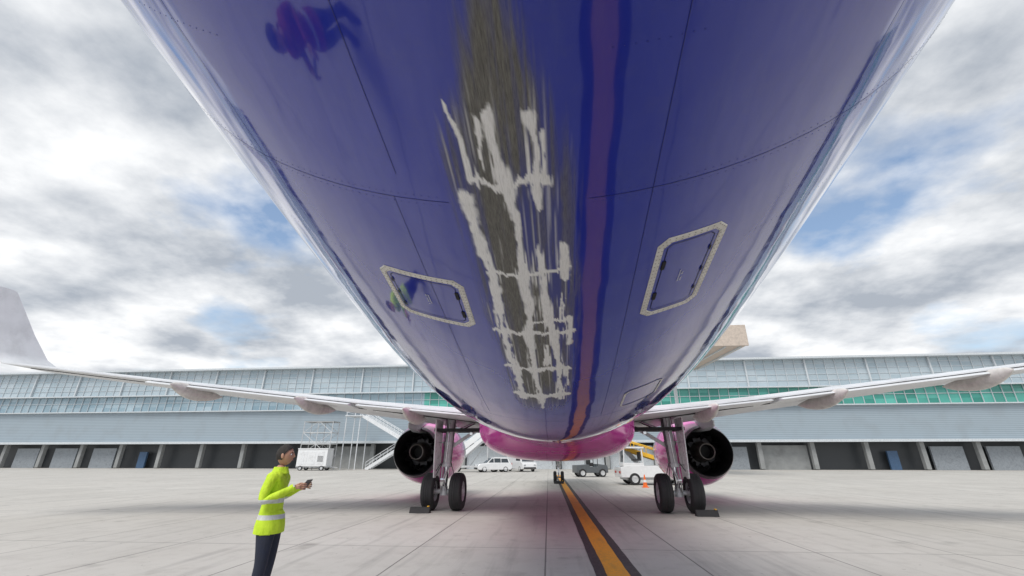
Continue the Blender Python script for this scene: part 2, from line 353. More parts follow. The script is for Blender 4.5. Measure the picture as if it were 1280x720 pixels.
def panel(y0,y1,u0,u1,ch,skew,hinge_side):
    um=(u0+u1)/2
    def S(y,u,off): return P(y+skew*(u-um),u/UW,off)
    fw=.034
    bb=B(); o=chloop(y0,y1,u0,u1,ch); i_=chloop(y0+fw,y1-fw,u0+fw,u1-fw,ch*.75)
    bb.loft([[S(y,u,.0005) for y,u in o],[S(y,u,.005) for y,u in chloop(y0+.003,y1-.003,u0+.003,u1-.003,ch)],[S(y,u,.005) for y,u in chloop(y0+fw-.003,y1-fw+.003,u0+fw-.003,u1-fw+.003,ch*.76)],[S(y,u,.0005) for y,u in i_]],0)
    def riv(y,u,mi=1,r=.0042):
        c0=Vector(S(y,u,.0045)); nn=(Vector(S(y,u,.1))-c0).normalized(); bb.cyl(c0,c0+nn*.0018,r,r*.7,8,mi)
    for off,ph_ in((.009,0),(.025,.5)):
        lp=chloop(y0+off,y1-off,u0+off,u1-off,ch*.9,1)
        per=[(lp[k],lp[(k+1)%len(lp)]) for k in range(len(lp))]
        for a,c_ in per:
            L=math.hypot(a[0]-c_[0],a[1]-c_[1]); k=max(1,int(L/.028))
            for j in range(k):
                q=(j+ph_)/k; riv(a[0]+(c_[0]-a[0])*q,a[1]+(c_[1]-a[1])*q)
    g0=fw+.020; gp=chloop(y0+g0,y1-g0,u0+g0,u1-g0,ch*.5)
    pts=[(y+skew*(u-um),u/UW) for y,u in gp]; sstrip(bb,pts,.0018,.0022,2,True)
    ym=(y0+y1)/2
    for yy_ in(y0+.30*(y1-y0),y0+.70*(y1-y0)):
        uu=(u1-g0) if hinge_side>0 else (u0+g0)
        vs=[S(yy_-.03,uu-.008,.006),S(yy_+.03,uu-.008,.006),S(yy_+.03,uu+.010,.006),S(yy_-.03,uu+.010,.006)]; lo=[S(yy_-.03,uu-.008,.0),S(yy_+.03,uu-.008,.0),S(yy_+.03,uu+.010,.0),S(yy_-.03,uu+.010,.0)]
        bb.add(vs+lo,[(0,1,2,3),(0,4,5,1),(1,5,6,2),(2,6,7,3),(3,7,4,0)],2)
    uu=(u0+g0) if hinge_side>0 else (u1-g0)
    for yy_ in(y0+.25*(y1-y0),y0+.5*(y1-y0),y0+.75*(y1-y0)):
        bb.add([S(yy_-.016,uu-.006,.005),S(yy_+.016,uu-.006,.005),S(yy_+.016,uu+.006,.005),S(yy_-.016,uu+.006,.005)],[(0,1,2,3)],2)
    for r_ in range(2):
        for k in range(9):
            if random.random()<.2: continue
            ya=ym-.05+k*.011; ua=um+r_*.014-.01
            bb.add([S(ya,ua,.003),S(ya+.007,ua,.003),S(ya+.007,ua+.008,.003),S(ya,ua+.008,.003)],[(0,1,2,3)],3)
    bb.build('access_panel',[M_frame,M_riv,M_black,M_sten],air,ang=30)
panel(1.96,2.43,-.455*UW*.945,-.205*UW*.955,.045,.0,1)
panel(1.75,2.42,.275*UW*.95,.452*UW*.945,.045,.0,-1)
bb=B()
pts=[(y,u/UW) for y,u in chloop(3.75,4.2,.62,.95,.04)]
sstrip(bb,pts,.010,.003,0,True); bb.build('service_panel',[M_frame],air)
# belly fairing (magenta)
bb=B(); rings=[]
for Y in np.concatenate([np.linspace(9.3,13,16),np.linspace(13.6,20.5,14),np.linspace(21,25.5,12)]):
    if Y<13: k=math.sin((Y-9.3)/3.7*math.pi/2)
    elif Y<20.5: k=1
    else: k=math.cos((Y-20.5)/5.0*math.pi/2)
    k=max(k,0); hw=1.2+.92*k; zb=1.86-.34*k; ztop=2.9+.45*k; ring=[]
    for q in np.linspace(0,2*math.pi,48,endpoint=False):
        cx,cz=math.sin(q),-math.cos(q); e=.75
        ring.append((hw*math.copysign(abs(cx)**e,cx),Y,(zb+ztop)/2+(ztop-zb)/2*math.copysign(abs(cz)**e,cz)))
    rings.append(ring)
bb.loft(rings,0,caps=True); bb.build('belly_fairing',[M_pink],air,ang=50)
# wings
def airfoil(X,yLE,c,z,th,n=18,dr=.0):
    ts=[.5-.5*math.cos(math.pi*i/n) for i in range(n+1)]
    def hf(t_): return 5*th*(.2969*math.sqrt(t_)-.126*t_-.3516*t_**2+.2843*t_**3-.1015*t_**4)*c
    up=[(X,yLE-c*t_,z+.66*hf(t_)+.02*c*math.sin(math.pi*t_)+dr*(1-t_)) for t_ in ts]
    lo=[(X,yLE-c*t_,z-.9*hf(t_)-.03*t_+.02*c*math.sin(math.pi*t_)+dr*(1-t_)) for t_ in ts[::-1]][:-1]
    return up+lo
def wz(X): return 2.84+.10*(X-2) 
WX=[2.2,4.3,6.4,9.5,13,16.6]; WL=[20.4,19.35,18.3,16.7,14.95,13.1]; WC=[7,5.75,4.7,3.75,2.75,1.75]
M_beige=mat('fairing_beige',(.66,.64,.60),.4,dirt=.35); M_noz=mat('nozzle_skin',(.24,.23,.24),.35,.8,dirt=.5); M_plug=mat('exhaust_plug',(.30,.27,.25),.4,.8,dirt=.6)
for sg in(-1,1):
    bb=B(); rings=[]
    for X,le,ch,th in((1.2,21.0,7.6,.14),(2.2,20.4,7.0,.14),(4.3,19.35,5.75,.13),(6.4,18.3,4.7,.12),(9.5,16.7,3.75,.115),(13,14.95,2.75,.11),(16.6,13.1,1.75,.10)):
        rings.append([(sg*p[0],p[1],p[2]) for p in airfoil(X,le,ch,wz(X),th)])
    for X,le,ch,zz_ in((16.95,12.8,1.5,.35),(17.15,12.3,1.15,1.1),(17.35,11.5,.55,2.35)):
        rings.append([(sg*X,p[1],p[2]) for p in airfoil(X,le,ch,wz(16.6)+zz_,.10)])
    bb.loft(rings,0,caps=True); bb.build('wing',[M_wing],air,ang=50)
    bb=B()
    for x0,x1 in((2.3,6.3),(6.5,12.6),(12.75,16.3)):
        def LW(X,tt=.72):
            T=np.interp(X,WX,WL); C=np.interp(X,WX,WC); th=np.interp(X,[2.2,16.6],[.14,.1])
            hh=5*th*(.2969*math.sqrt(tt)-.126*tt-.3516*tt**2+.2843*tt**3-.1015*tt**4)*C
            return Vector((sg*X,T-C*tt,wz(X)-.9*hh-.03*tt+.02*C*math.sin(math.pi*tt)-.004))
        bb.beam(LW(x0),LW(x1),.006,.03,0)
    bb.build('flap_gap',[M_black],air)
    for x0,x1 in((2.35,6.25),(6.5,12.5)):
        bb=B(); rings=[]
        for X in(x0,x1):
            T=np.interp(X,WX,WL); C=np.interp(X,WX,WC); te=T-C; fc=C*.2; z0=wz(X)-.06; ring=[]
            for q in np.linspace(0,1,9): ring.append((sg*X,te+fc*.8-fc*q,z0+.10*(1-q)**.6*math.sqrt(min(1,q*8+.02))-.05*q))
            for q in np.linspace(1,0,9): ring.append((sg*X,te+fc*.8-fc*q,z0-.085*(1-q)**.7*math.sqrt(min(1,q*8+.02))-.05*q-.012))
            rings.append(ring)
        bb.loft(rings,0,caps=True); bb.build('flap',[M_wing],air,ang=50)
    bb=B()
    for X,L in((4.55,2.6),(7.9,2.7),(11.4,2.2)):
        te=np.interp(X,[2.2,6.4,16.6],[13.4,13.6,11.35]); zc=wz(X)-.20
        rings=[]
        for u in np.linspace(0,1,15):
            r=.19*math.sin(math.pi*min(1,max(0.02,u))**.8)**.7 if 0<u<1 else .01
            Yc=te-.55+u*L; zc2=zc-.02-.10*math.sin(math.pi*u)+.10*(1-u)
            rings.append([(sg*X+r*.75*math.cos(a),Yc,zc2+r*1.15*math.sin(a)) for a in np.linspace(0,2*math.pi,14,endpoint=False)])
        bb.loft(rings,0,caps=True)
    bb.build('flap_track_fairing',[M_beige],air)
    # engine
    ec=Vector((sg*5.75,0,1.84)); ex=18.3
    bb=B()
    bb.rev([(4.3,1.16),(4.9,1.10),(5.15,1.02),(5.22,.93),(5.1,.86),(4.6,.84),(4.0,.86)],(ec.x,ex,ec.z),(0,1,0),48,1)
    bb.rev([(.22,.985),(.75,1.14),(1.5,1.27),(2.6,1.34),(3.6,1.30),(4.3,1.16)],(ec.x,ex,ec.z),(0,1,0),48,0)
    bb.rev([(0,.90),(.22,.985)],(ec.x,ex,ec.z),(0,1,0),48,2)
    bb.rev([(0,.90),(-.01,.885),(.0,.87),(.6,.85),(1.6,.8),(1.7,.0)],(ec.x,ex,ec.z),(0,1,0),48,3)
    n=72; rings=[]
    for a,r,am in((.55,.60,.085),(.8,.58,.07),(1.2,.56,.0),(1.65,.56,0)):
        rings.append([(ec.x+(r+am*math.cos(12*2*math.pi*k/n))*math.cos(2*math.pi*k/n),ex+a,ec.z+(r+am*math.cos(12*2*math.pi*k/n))*math.sin(2*math.pi*k/n)) for k in range(n)])
    bb.loft(rings,4)
    bb.rev([(.15,.26),(.13,.29),(.16,.31),(.5,.36),(1.0,.41),(1.66,.43)],(ec.x,ex,ec.z),(0,1,0),32,5)
    bb.rev([(.15,.26),(.6,.24),(.61,.0)],(ec.x,ex,ec.z),(0,1,0),24,3)
    for k in range(8):
        a=2*math.pi*k/8+.2; d=Vector((math.cos(a),0,math.sin(a)))
        bb.beam(ec+Vector((0,ex+1.0,0))+d*.36,ec+Vector((0,ex+1.0,0))+d*.57,.05,.3,4)
    for k in range(22):
        a=2*math.pi*k/22; d=Vector((math.cos(a),0,math.sin(a)))
        bb.beam(ec+Vector((0,ex+4.1,0))+d*.25,ec+Vector((0,ex+4.1,0))+d*.84,.03,.16,4)
    bb.rev([(4.02,.86),(4.0,0)],(ec.x,ex,ec.z),(0,1,0),32,3)
    bb.rev([(4.05,.27),(4.3,.2),(4.55,.0)],(ec.x,ex,ec.z),(0,1,0),24,3)
    bb.build('engine',[M_pink,M_alu,M_noz,M_black,M_dark,M_plug],air,ang=40)
    bb=B(); rings=[]
    for Y,hw,z0,z1 in((17.2,.03,2.70,2.9),(18.2,.16,2.6,3.0),(19.5,.2,2.6,3.1),(21.2,.18,2.85,3.2),(22.2,.03,2.95,3.02)):
        rings.append([(sg*5.75-hw,Y,z0),(sg*5.75+hw,Y,z0),(sg*5.75+hw*.8,Y,z1),(sg*5.75-hw*.8,Y,z1)])
    bb.loft(rings,0,caps=True); bb.build('engine_pylon',[M_wing],air,bevel=.02)
    # main gear
    gx=sg*3.8; GY=15.6; ax_z=.575
    bb=B()
    top=Vector((gx-sg*.14,GY+.05,2.98)); ax=Vector((gx,GY,ax_z))
    mid=ax.lerp(top,.33)
    bb.cyl(ax,mid,.085,.085,20,1); bb.cyl(mid,top,.15,.16,24,0)
    bb.cyl(mid-Vector((0,0,.04)),mid+Vector((0,0,.07)),.185,.185,24,0); q_=ax.lerp(top,.62); bb.cyl(q_-Vector((0,0,.06)),q_+Vector((0,0,.06)),.18,.18,24,0)
    bb.cyl(ax-Vector((.62,0,0)),ax+Vector((.62,0,0)),.075,.075,16,0); bb.cyl(ax-Vector((0,0,.12)),ax+Vector((0,0,.16)),.13,.11,18,0)
    kx=Vector((gx-sg*.02,GY-.42,ax_z+.38))
    for s2 in(-1,1):
        bb.beam(ax+Vector((s2*.1,-.08,.02)),kx+Vector((s2*.03,0,0)),.035,.07,0); bb.beam(mid+Vector((s2*.12,-.1,0)),kx+Vector((s2*.03,0,0)),.035,.07,0)
    bb.cyl(kx-Vector((.06,0,0)),kx+Vector((.06,0,0)),.035,.035,10,1)
    s0=ax.lerp(top,.55); s1=Vector((sg*2.95,GY+.1,2.4)); s2_=Vector((sg*2.2,GY+.15,2.8))
    bb.beam(s0,s1,.09,.11,0); bb.beam(s1,s2_,.09,.11,0); bb.cyl(s1-Vector((0,.1,0)),s1+Vector((0,.1,0)),.06,.06,12,1)
    bb.cyl(ax.lerp(top,.75),Vector((sg*2.7,GY+.3,2.85)),.05,.05,12,1)
    bb.cyl(ax.lerp(top,.85)+Vector((0,.1,0)),Vector((gx,GY+1.2,2.7)),.06,.06,12,0)
    for k,o_ in enumerate((-.16,.16,-.12)):
        a_=mid+Vector((o_,-.1,.1)); b_=ax+Vector((o_*1.6,-.14,.12)); c_=(a_+b_)/2+Vector((o_*.9,-.14,0))
        bb.tube([top+Vector((o_,-.16,-.1)),a_,c_,b_,ax+Vector((o_*2,-.02,.05))],.014,6,2)
    bb.cyl(top+Vector((-.0,-.17,0)),mid+Vector((0,-.17,.1)),.022,.022,8,1)
    bb.build('main_gear_leg',[M_grey,M_chrome,M_dark],air,bevel=.008)
    for s2 in(-1,1):
        wc=Vector((gx+s2*.465,GY,ax_z)); bb=B()
        hwid=.215
        pr=[(-hwid*.80,.30),(-hwid*.97,.36),(-hwid,.43),(-hwid*.93,.50),(-hwid*.76,.548),(-hwid*.5,.568)]
        for gk in(-.32,0,.32):
            g0=gk*hwid; pr+=[(g0-.012,.575-.004*abs(gk)*3),(g0-.010,.560),(g0+.010,.560),(g0+.012,.575-.004*abs(gk)*3)]
        pr+=[(hwid*.5,.568),(hwid*.76,.548),(hwid*.93,.50),(hwid,.43),(hwid*.97,.36),(hwid*.80,.30)]
        bb.rev(pr,wc,(1,0,0),56,0)
        bb.rev([(-hwid*.82,.305),(-hwid*.7,.29),(-hwid*.45,.25),(-hwid*.4,.1),(-hwid*.75,.09),(-hwid*.8,.0)],wc,(1,0,0),40,1)
        bb.rev([(hwid*.82,.305),(hwid*.7,.29),(hwid*.45,.25),(hwid*.4,.1),(hwid*.75,.09),(hwid*.8,.0)],wc,(1,0,0),40,1)
        for k in range(10):
            a=2*math.pi*k/10
            for s3 in(-1,1): bb.cyl(wc+Vector((s3*hwid*.42,.17*math.cos(a),.17*math.sin(a))),wc+Vector((s3*hwid*.5,.17*math.cos(a),.17*math.sin(a))),.03,.03,8,2)
        bb.build('main_wheel',[M_rub,M_grey,M_dark],air,ang=30)
    bb=B()
    bb.prism([(GY-.42,1.0),(GY+.3,.95),(GY+.42,1.5),(GY+.45,2.85),(GY-.5,2.85),(GY-.48,1.6)],gx+sg*.26,gx+sg*.30,'X',0)
    for z_ in(1.4,2.1): bb.beam((gx,GY,z_),(gx+sg*.26,GY,z_),.04,.04,1)
    bb.build('gear_door',[M_white,M_grey],air,bevel=.012)
    bb=B(); bb.box((sg*3.2,GY+.1,2.50),(1.9,1.0,.10),0); bb.build('gear_bay',[M_black],air)
bb=B(); NY_=32.6
bb.cyl((0,NY_,.38),(0,NY_+.15,1.0),.05,.05,12,1); bb.cyl((0,NY_+.15,1.0),(0,NY_+.3,2.1),.1,.1,14,0); bb.cyl((-.33,NY_,.38),(.33,NY_,.38),.05,.05,12,0)
bb.beam((0,NY_+.1,1.2),(0,NY_+1.3,2.0),.08,.08,0)
for s2 in(-1,1):
    bb.box((s2*.4,NY_+.4,1.55),(.03,1.5,.75),3); bb.rev([(-.11,.2),(-.115,.3),(-.08,.37),(0,.385),(.08,.37),(.115,.3),(.11,.2)],(s2*.25,NY_,.385),(1,0,0),32,2); bb.rev([(-.09,.2),(-.05,.0)],(s2*.25,NY_,.385),(1,0,0),20,0); bb.rev([(.09,.2),(.05,.0)],(s2*.25,NY_,.385),(1,0,0),20,0)
bb.box((0,NY_-.05,1.15),(.3,.08,.12),0)
bb.build('nose_gear',[M_grey,M_chrome,M_rub,M_white],air)
# cabin windows
bb=B()
for sg in(-1,1):
    for Y in np.arange(1.5,31,.533):
        ring=[]
        for a in np.linspace(0,2*math.pi,12,endpoint=False):
            z_=4.55+.17*math.sin(a); y_=Y+.115*math.cos(a); zb2,zt2,w2=prof(y_); cc=(zt2+zb2)/2; h2=(zt2-zb2)/2
            ring.append((sg*((w2)*math.sqrt(max(0,1-((z_-cc)/h2)**2))+.004),y_,z_))
        bb.add(ring,[tuple(range(12))],0)
bb.build('cabin_windows',[M_glass],air,smooth=False)
for sg in(-1,1):
    bb=B(); rings=[]
    for X,le,ch in((.5,-2.2,3.9),(6.2,-5.6,1.5)): rings.append([(sg*p[0],p[1],p[2]) for p in airfoil(X,le,ch,5.2+.1*X,.1)])
    bb.loft(rings,0,caps=True); bb.build('tailplane',[M_white],air)
bb=B(); rings=[]
for z_,le,ch in((5.6,2.5,6.6),(11.8,-3.5,2.3)): rings.append([(p[2]-z_,p[1],z_) for p in airfoil(0,le,ch,z_,.1)])
bb.loft(rings,0,caps=True); bb.build('tail_fin',[M_pink],air)
for k,(x,y) in enumerate(((-4.35,14.85),(4.35,14.85),(.0,31.95))):
    e=empty('wheel_chock'); bb=B()
    bb.prism([(y-.13,.0),(y+.13,.0),(y+.06,.17),(y-.04,.17)],x-.32,x+.32,'X',0); bb.box((x+.26,y,.19),(.06,.12,.03),1); bb.build('rubber_block',[M_rub,M_yel],e,bevel=.01)
# ------------------------------------------------------------------ TERMINAL
ter=empty('terminal_building')
def gridmat(name,c0,c1,px,pz,rough,metal,spec=.5):
    m,t,b=newmat(name); oc=t.new('ShaderNodeTexCoord').outputs['Object']
    sp=t.new('ShaderNodeSeparateXYZ'); t.link(oc,sp.inputs[0])
    cc=t.new('ShaderNodeCombineXYZ'); t.link(t.math('FLOOR',t.math('DIVIDE',sp.outputs[0],px)),cc.inputs[0]); t.link(t.math('FLOOR',t.math('DIVIDE',sp.outputs[2],pz)),cc.inputs[1])
    wn=t.new('ShaderNodeTexWhiteNoise'); t.link(cc.outputs[0],wn.inputs[0])
    c=t.mix(wn.outputs[0],c0,c1); c=t.mix(t.rng(t.noise(oc,.12,4),.4,.65,0,.5),c,tuple(x*.8 for x in c0))
    t.link(c,b.inputs['Base Color']); b.inputs['Roughness'].default_value=rough; b.inputs['Metallic'].default_value=metal; b.inputs['Specular IOR Level'].default_value=spec; return m
M_fac=gridmat('facade_panels',(.42,.52,.58),(.54,.62,.67),1.5,.9,.22,.1)
M_grn=gridmat('green_glazing',(.02,.24,.19),(.12,.50,.42),1.5,1.25,.08,0,.8)
M_bgl=gridmat('blue_glazing',(.26,.38,.45),(.44,.55,.61),1.5,1.25,.10,.2,.8)
m,t,b=newmat('ribbed_cladding'); oc=t.new('ShaderNodeTexCoord').outputs['Object']; sp=t.new('ShaderNodeSeparateXYZ'); t.link(oc,sp.inputs[0])
rb=t.math('SINE',t.math('MULTIPLY',sp.outputs[2],24)); c=t.mix(t.rng(rb,-1,1),(.27,.33,.38),(.38,.45,.50)); c=t.mix(t.rng(t.noise(oc,.4,5),.5,.75,0,.35),c,(.25,.27,.29))
t.link(c,b.inputs['Base Color']); b.inputs['Roughness'].default_value=.4; b.inputs['Metallic'].default_value=.1; M_rib=m
M_mul=mat('mullion',(.60,.64,.67),.35,.1); M_conc=mat('concrete_wall',(.30,.31,.31),.8,scale=1,dirt=.3); M_dk=mat('dark_interior',(.045,.05,.055),.4)
M_shut=mat('roller_shutter',(.30,.33,.36),.5,dirt=.3)
TY=72.; X0,X1=-150,160
bb=B()
bb.box(((X0+X1)/2,TY+12,14.05),(X1-X0,24,4.1),0)
bb.box(((12+X1)/2,TY+12.4,10.6),(X1-12,24,2.8),1)
bb.box(((X0-22)/2,TY+12.4,10.6),(-22-X0,24,2.8),4)
bb.box((-5,TY+12.4,10.6),(34,24,2.8),1)
bb.box(((X0+X1)/2,TY+12.2,6.6),(X1-X0,24,5.2),2)
bb.box(((X0+X1)/2,TY+14,2.0),(X1-X0,24,4.0),3)
bb.build('walls',[M_fac,M_grn,M_rib,M_dk,M_bgl],ter,smooth=False)
bb=B()
for x in np.arange(X0,X1,1.5):
    bb.box((x,TY-.06,14.05),(.07,.12,4.08),0); bb.box((x,TY+.33,10.6),(.06,.16,2.78),0)
for z in(12.9,13.8,14.7,15.5): bb.box(((X0+X1)/2,TY-.04,z),(X1-X0,.07,.06),0)
bb.box(((X0+X1)/2,TY+.33,10.7),(X1-X0,.10,.07),0)
bb.box(((X0+X1)/2,TY-.35,16.25),(X1-X0,1.6,.3),0); bb.box(((X0+X1)/2,TY-.1,11.9),(X1-X0,.7,.18),0); bb.box(((X0+X1)/2,TY-.05,9.15),(X1-X0,.6,.16),0); bb.box(((X0+X1)/2,TY-.2,4.0),(X1-X0,1.2,.35),0)
for x in np.arange(X0,X1,9.): bb.box((x,TY-.16,14.0),(.22,.3,4.1),0)
bb.build('mullions_and_ledges',[M_mul],ter,smooth=False)
bb=B()
for x in np.arange(X0,X1,7.5): bb.box((x,TY+.5,1.95),(.6,.6,3.7),0)
for x in np.arange(X0+3.75,X1,7.5):
    r=random.random()
    if -16<x<14: bb.box((x,TY+1.2,1.7),(6.6,.3,3.4),1)
    elif r<.2: bb.box((x,TY+1.2,1.7),(6.6,.3,3.4),0)
    elif r<.45: bb.box((x,TY+1.2,1.6),(4.4,.3,3.2),3)
    elif r<.65: bb.box((x,TY+1.2,1.3),(1.4,.3,2.6),2)
bb.build('ground_floor_bays',[M_conc,M_mul,mat('bay_door_blue',(.06,.12,.22),.4),M_shut],ter,smooth=False)
bb=B()
for x in np.arange(X0+10,X1,27): bb.box((x+random.uniform(-5,5),TY+10,17.0),(random.uniform(3,8),4,1.6),0); 
bb.build('roof_plant',[M_conc],ter,smooth=False,bevel=.05)
# roof canopy of the neighbouring pier (beige soffit)
can=empty('stand_canopy'); bb=B()
bb.prism([(44,12.0),(60,12.6),(60,14.4),(44,14.0)],13,19.0,'X',0)
for x in np.arange(14,18.9,1.5): bb.beam((x,44.2,11.95),(x,59.8,12.55),.16,.16,1)
bb.box((16.0,43.9,13.0),(6.2,.25,2.1),2)
bb.cyl((15.2,58,0),(15.2,58,12.4),.25,.22,16,1)
bb.build('canopy_roof',[mat('beige_soffit',(.60,.50,.42),.5),M_mul,mat('beige_fascia',(.56,.48,.41),.45,dirt=.2)],can,smooth=True)
# ------------------------------------------------------------------ service stairs against the terminal
st=empty('metal_staircase'); bb=B()
def flight(bb,a,b,w,n,mi=0,mr=0):
    a=Vector(a);b=Vector(b); wy=Vector((0,w/2,0))
    for s_ in(-1,1):
        bb.beam(a+wy*s_,b+wy*s_,.06,.42,mi)
        for hh in(.55,1.05): bb.tube([a+wy*s_+Vector((0,0,hh)),b+wy*s_+Vector((0,0,hh))],.045,6,mr)
        for k in range(7):
            p=a.lerp(b,k/6)+wy*s_; bb.cyl(p,p+Vector((0,0,1.05)),.035,.035,6,mr)
    for k in range(n):
        p=a.lerp(b,(k+.5)/n); bb.box(p,(.28,w,.04),mi)
flight(bb,(-29.8,67,7.7),(-22.6,67,3.9),1.4,22); flight(bb,(-22.6,68.6,3.9),(-29.0,68.6,0.0),1.4,22)
bb.box((-21.8,67.8,3.85),(1.7,3.2,.1),0); bb.box((-31,67.5,7.65),(2.6,3.2,.1),0)
for x,z in((-21.1,3.8),(-22.5,3.8),(-30,7.6),(-32.2,7.6)):
    for y in(66.3,69.2): bb.cyl((x,y,0),(x,y,z+1.05),.07,.07,8,0)
for z in(4.9,): bb.tube([(-21.1,66.3,z),(-21.1,69.2,z)],.035,6,0)
for z in(8.2,8.7): bb.tube([(-29.8,66.0,z),(-32.2,66.0,z),(-32.2,69,z)],.035,6,0)
bb.build('flights',[mat('galvanised_white',(.74,.76,.78),.4)],st)
tw=empty('scaffold_tower'); bb=B()
xs=(-37.2,-35,-32.8); yz=(63.5,65.5)
for x in xs:
    for y in yz: bb.cyl((x,y,0),(x,y,6.7),.06,.06,6,0)
for z in(.3,1.9,3.5,5.1,6.6):
    for y in yz: bb.tube([(xs[0],y,z),(xs[-1],y,z)],.045,6,0)
    for x in xs: bb.tube([(x,yz[0],z),(x,yz[1],z)],.045,6,0)
for i in range(4):
    z0=.3+1.6*i
    for y in yz:
        for j in range(2):
            a_,b_=(xs[j],xs[j+1]) if (i+j)%2 else (xs[j+1],xs[j]); bb.tube([(a_,y,z0),(b_,y,z0+1.6)],.035,6,0)
bb.box((-35,64.5,6.65),(4.6,2.1,.07),1); bb.box((-35,64.5,3.5),(4.4,2.0,.06),1)
bb.build('frame',[M_grey,M_conc],tw)
# ------------------------------------------------------------------ vehicles
def wheel(bb,c,r,w,mr,mh,ax=(0,1,0)):
    bb.rev([(-w/2,r*.6),(-w/2,r*.9),(-w*.38,r),(w*.38,r),(w/2,r*.9),(w/2,r*.6)],c,ax,24,mr)
    bb.rev([(-w*.5,r*.62),(-w*.35,r*.55),(-w*.3,.001)],c,ax,20,mh); bb.rev([(w*.5,r*.62),(w*.35,r*.55),(w*.3,.001)],c,ax,20,mh)
M_vw=mat('vehicle_white',(.80,.81,.82),.2,var=.03,coat=.6,dirt=.10)
def car(name,loc,rz,kind='suv'):
    e=empty(name,loc,rz)
    if kind=='suv': L,Wd,low=4.4,1.8,[(-2.2,.45),(-2.2,.8),(-2.1,1.0),(-1.9,1.05),(.95,1.05),(2.0,.92),(2.2,.72),(2.2,.35),(2.0,.28),(-2.05,.28)]; cab=[(-2.0,1.04),(-1.75,1.6),(-1.5,1.67),(.05,1.68),(.35,1.62),(1.05,1.04)]; wx=(-1.35,1.35)
    else: L,Wd,low=5.2,2.0,[(-2.6,.45),(-2.6,1.15),(-2.55,1.2),(2.0,1.2),(2.5,1.05),(2.6,.8),(2.6,.4),(2.4,.3),(-2.4,.3)]; cab=[(-2.58,1.19),(-2.5,2.3),(-2.4,2.4),(.9,2.4),(1.2,2.3),(2.1,1.19)]; wx=(-1.6,1.65)
    bb=B(); bb.prism(low,-Wd/2,Wd/2,'Y',0); n=len(cab)
    ins=.14 if kind=='suv' else .07
    vs=[]
    for s_ in(-1,1):
        for x,z in cab:
            q=(z-cab[0][1])/(cab[2][1]-cab[0][1]); vs.append((x,s_*(Wd/2-.03-ins*q),z))
    bb.add(vs,[tuple(range(n)),tuple(range(n,2*n))[::-1]]+[(k,n+k,n+(k+1)%n,(k+1)%n) for k in range(n)],0)
    bb.build('body',[M_vw],e,bevel=.05)
    bb=B(); zc0,zc1=cab[0][1],cab[2][1]
    def sidew(xa,xb,za,zb2,sx0,sx1):
        for s_ in(-1,1):
            def yv(z): return s_*(Wd/2-.03-ins*((z-zc0)/(zc1-zc0))+.012)
            bb.add([(xa,yv(za),za),(xb,yv(za),za),(xb+sx1,yv(zb2),zb2),(xa+sx0,yv(zb2),zb2)],[(0,1,2,3)],0)
    if kind=='suv':
        sidew(-1.75,-.8,1.1,1.55,.15,.0); sidew(-.72,.1,1.1,1.58,0,0); sidew(.18,.88,1.1,1.56,0,-.5)
        bb.add([(1.03,-.72,1.09),(1.03,.72,1.09),(.43,.62,1.60),(.43,-.62,1.60)],[(0,1,2,3)],0); bb.add([(-2.0,-.7,1.12),(-2.0,.7,1.12),(-1.83,.6,1.56),(-1.83,-.6,1.56)],[(0,1,2,3)],0)
    else:
        sidew(.5,1.85,1.3,2.0,0,-.5); bb.add([(2.10,-.85,1.25),(2.10,.85,1.25),(1.30,.8,2.25),(1.30,-.8,2.25)],[(0,1,2,3)],0)
    bb.build('windows',[M_glass],e,smooth=False)
    bb=B()
    for x in wx:
        for s_ in(-1,1): wheel(bb,(x,s_*(Wd/2-.12),.34),.34,.24,0,1)
    bb.box((L/2+.005,0,.45),(.06,Wd*.85,.18),0); bb.box((-L/2-.005,0,.45),(.06,Wd*.85,.18),0)
    bb.build('wheels_and_bumpers',[M_rub,M_grey],e)
    bb=B()
    for s_ in(-1,1): bb.box((L/2-.02,s_*Wd*.36,.78),(.1,.3,.16),0); bb.box((-L/2+.0,s_*Wd*.42,.9),(.06,.14,.3),1)
    bb.build('lamps',[M_alu,M_red],e,bevel=.02)
car('parked_car',(-8.1,57.5,0),R(205)); car('parked_van',(-4.9,61,0),R(-60),'van')
e=empty('ground_power_unit',(-34.2,62.5,0),R(4)); bb=B()
bb.box((0,0,1.65),(4.2,2.0,2.2),0); bb.box((0,0,2.82),(4.3,2.1,.14),1); bb.box((0,0,.48),(4.4,1.6,.16),2)
for x in(-1.2,0,1.2): bb.box((x,-1.01,1.6),(1.0,.03,1.7),1)
for k in range(6): bb.box((1.2,-1.035,1.2+.13*k),(.8,.03,.05),3)
for x in(-1.5,1.5):
    for s_ in(-1,1): wheel(bb,(x,s_*.9,.32),.32,.22,3,2)
bb.beam((2.2,0,.5),(3.4,0,.35),.08,.08,2); bb.build('unit_body',[M_vw,M_white,M_grey,M_rub],e,bevel=.03)
e=empty('passenger_boarding_stairs',(-10.4,58,0),R(0)); bb=B()
sp_=[(-3.4,.5),(-3.4,.9),(1.2,4.3),(2.4,4.3),(2.4,4.0),(1.4,4.0),(-2.8,.5)]
bb.prism(sp_,-.95,-.88,'Y',0); bb.prism(sp_,.88,.95,'Y',0)
bb.prism([(-3.4,1.0),(-3.4,1.9),(1.2,5.3),(2.4,5.3),(2.4,4.4),(1.2,4.4)],-.99,-.96,'Y',0)
for k in range(20): bb.box((-3.2+k*.23,0,.75+k*.175),(.26,1.74,.04),1)
bb.box((1.8,0,4.15),(1.2,1.74,.1),1); bb.box((0,0,.62),(6.2,1.7,.22),1); bb.beam((1.6,-.6,.7),(1.6,-.6,4.1),.12,.12,1); bb.beam((1.6,.6,.7),(1.6,.6,4.1),.12,.12,1); bb.beam((-.8,.6,.7),(1.6,.6,3.9),.1,.1,1)
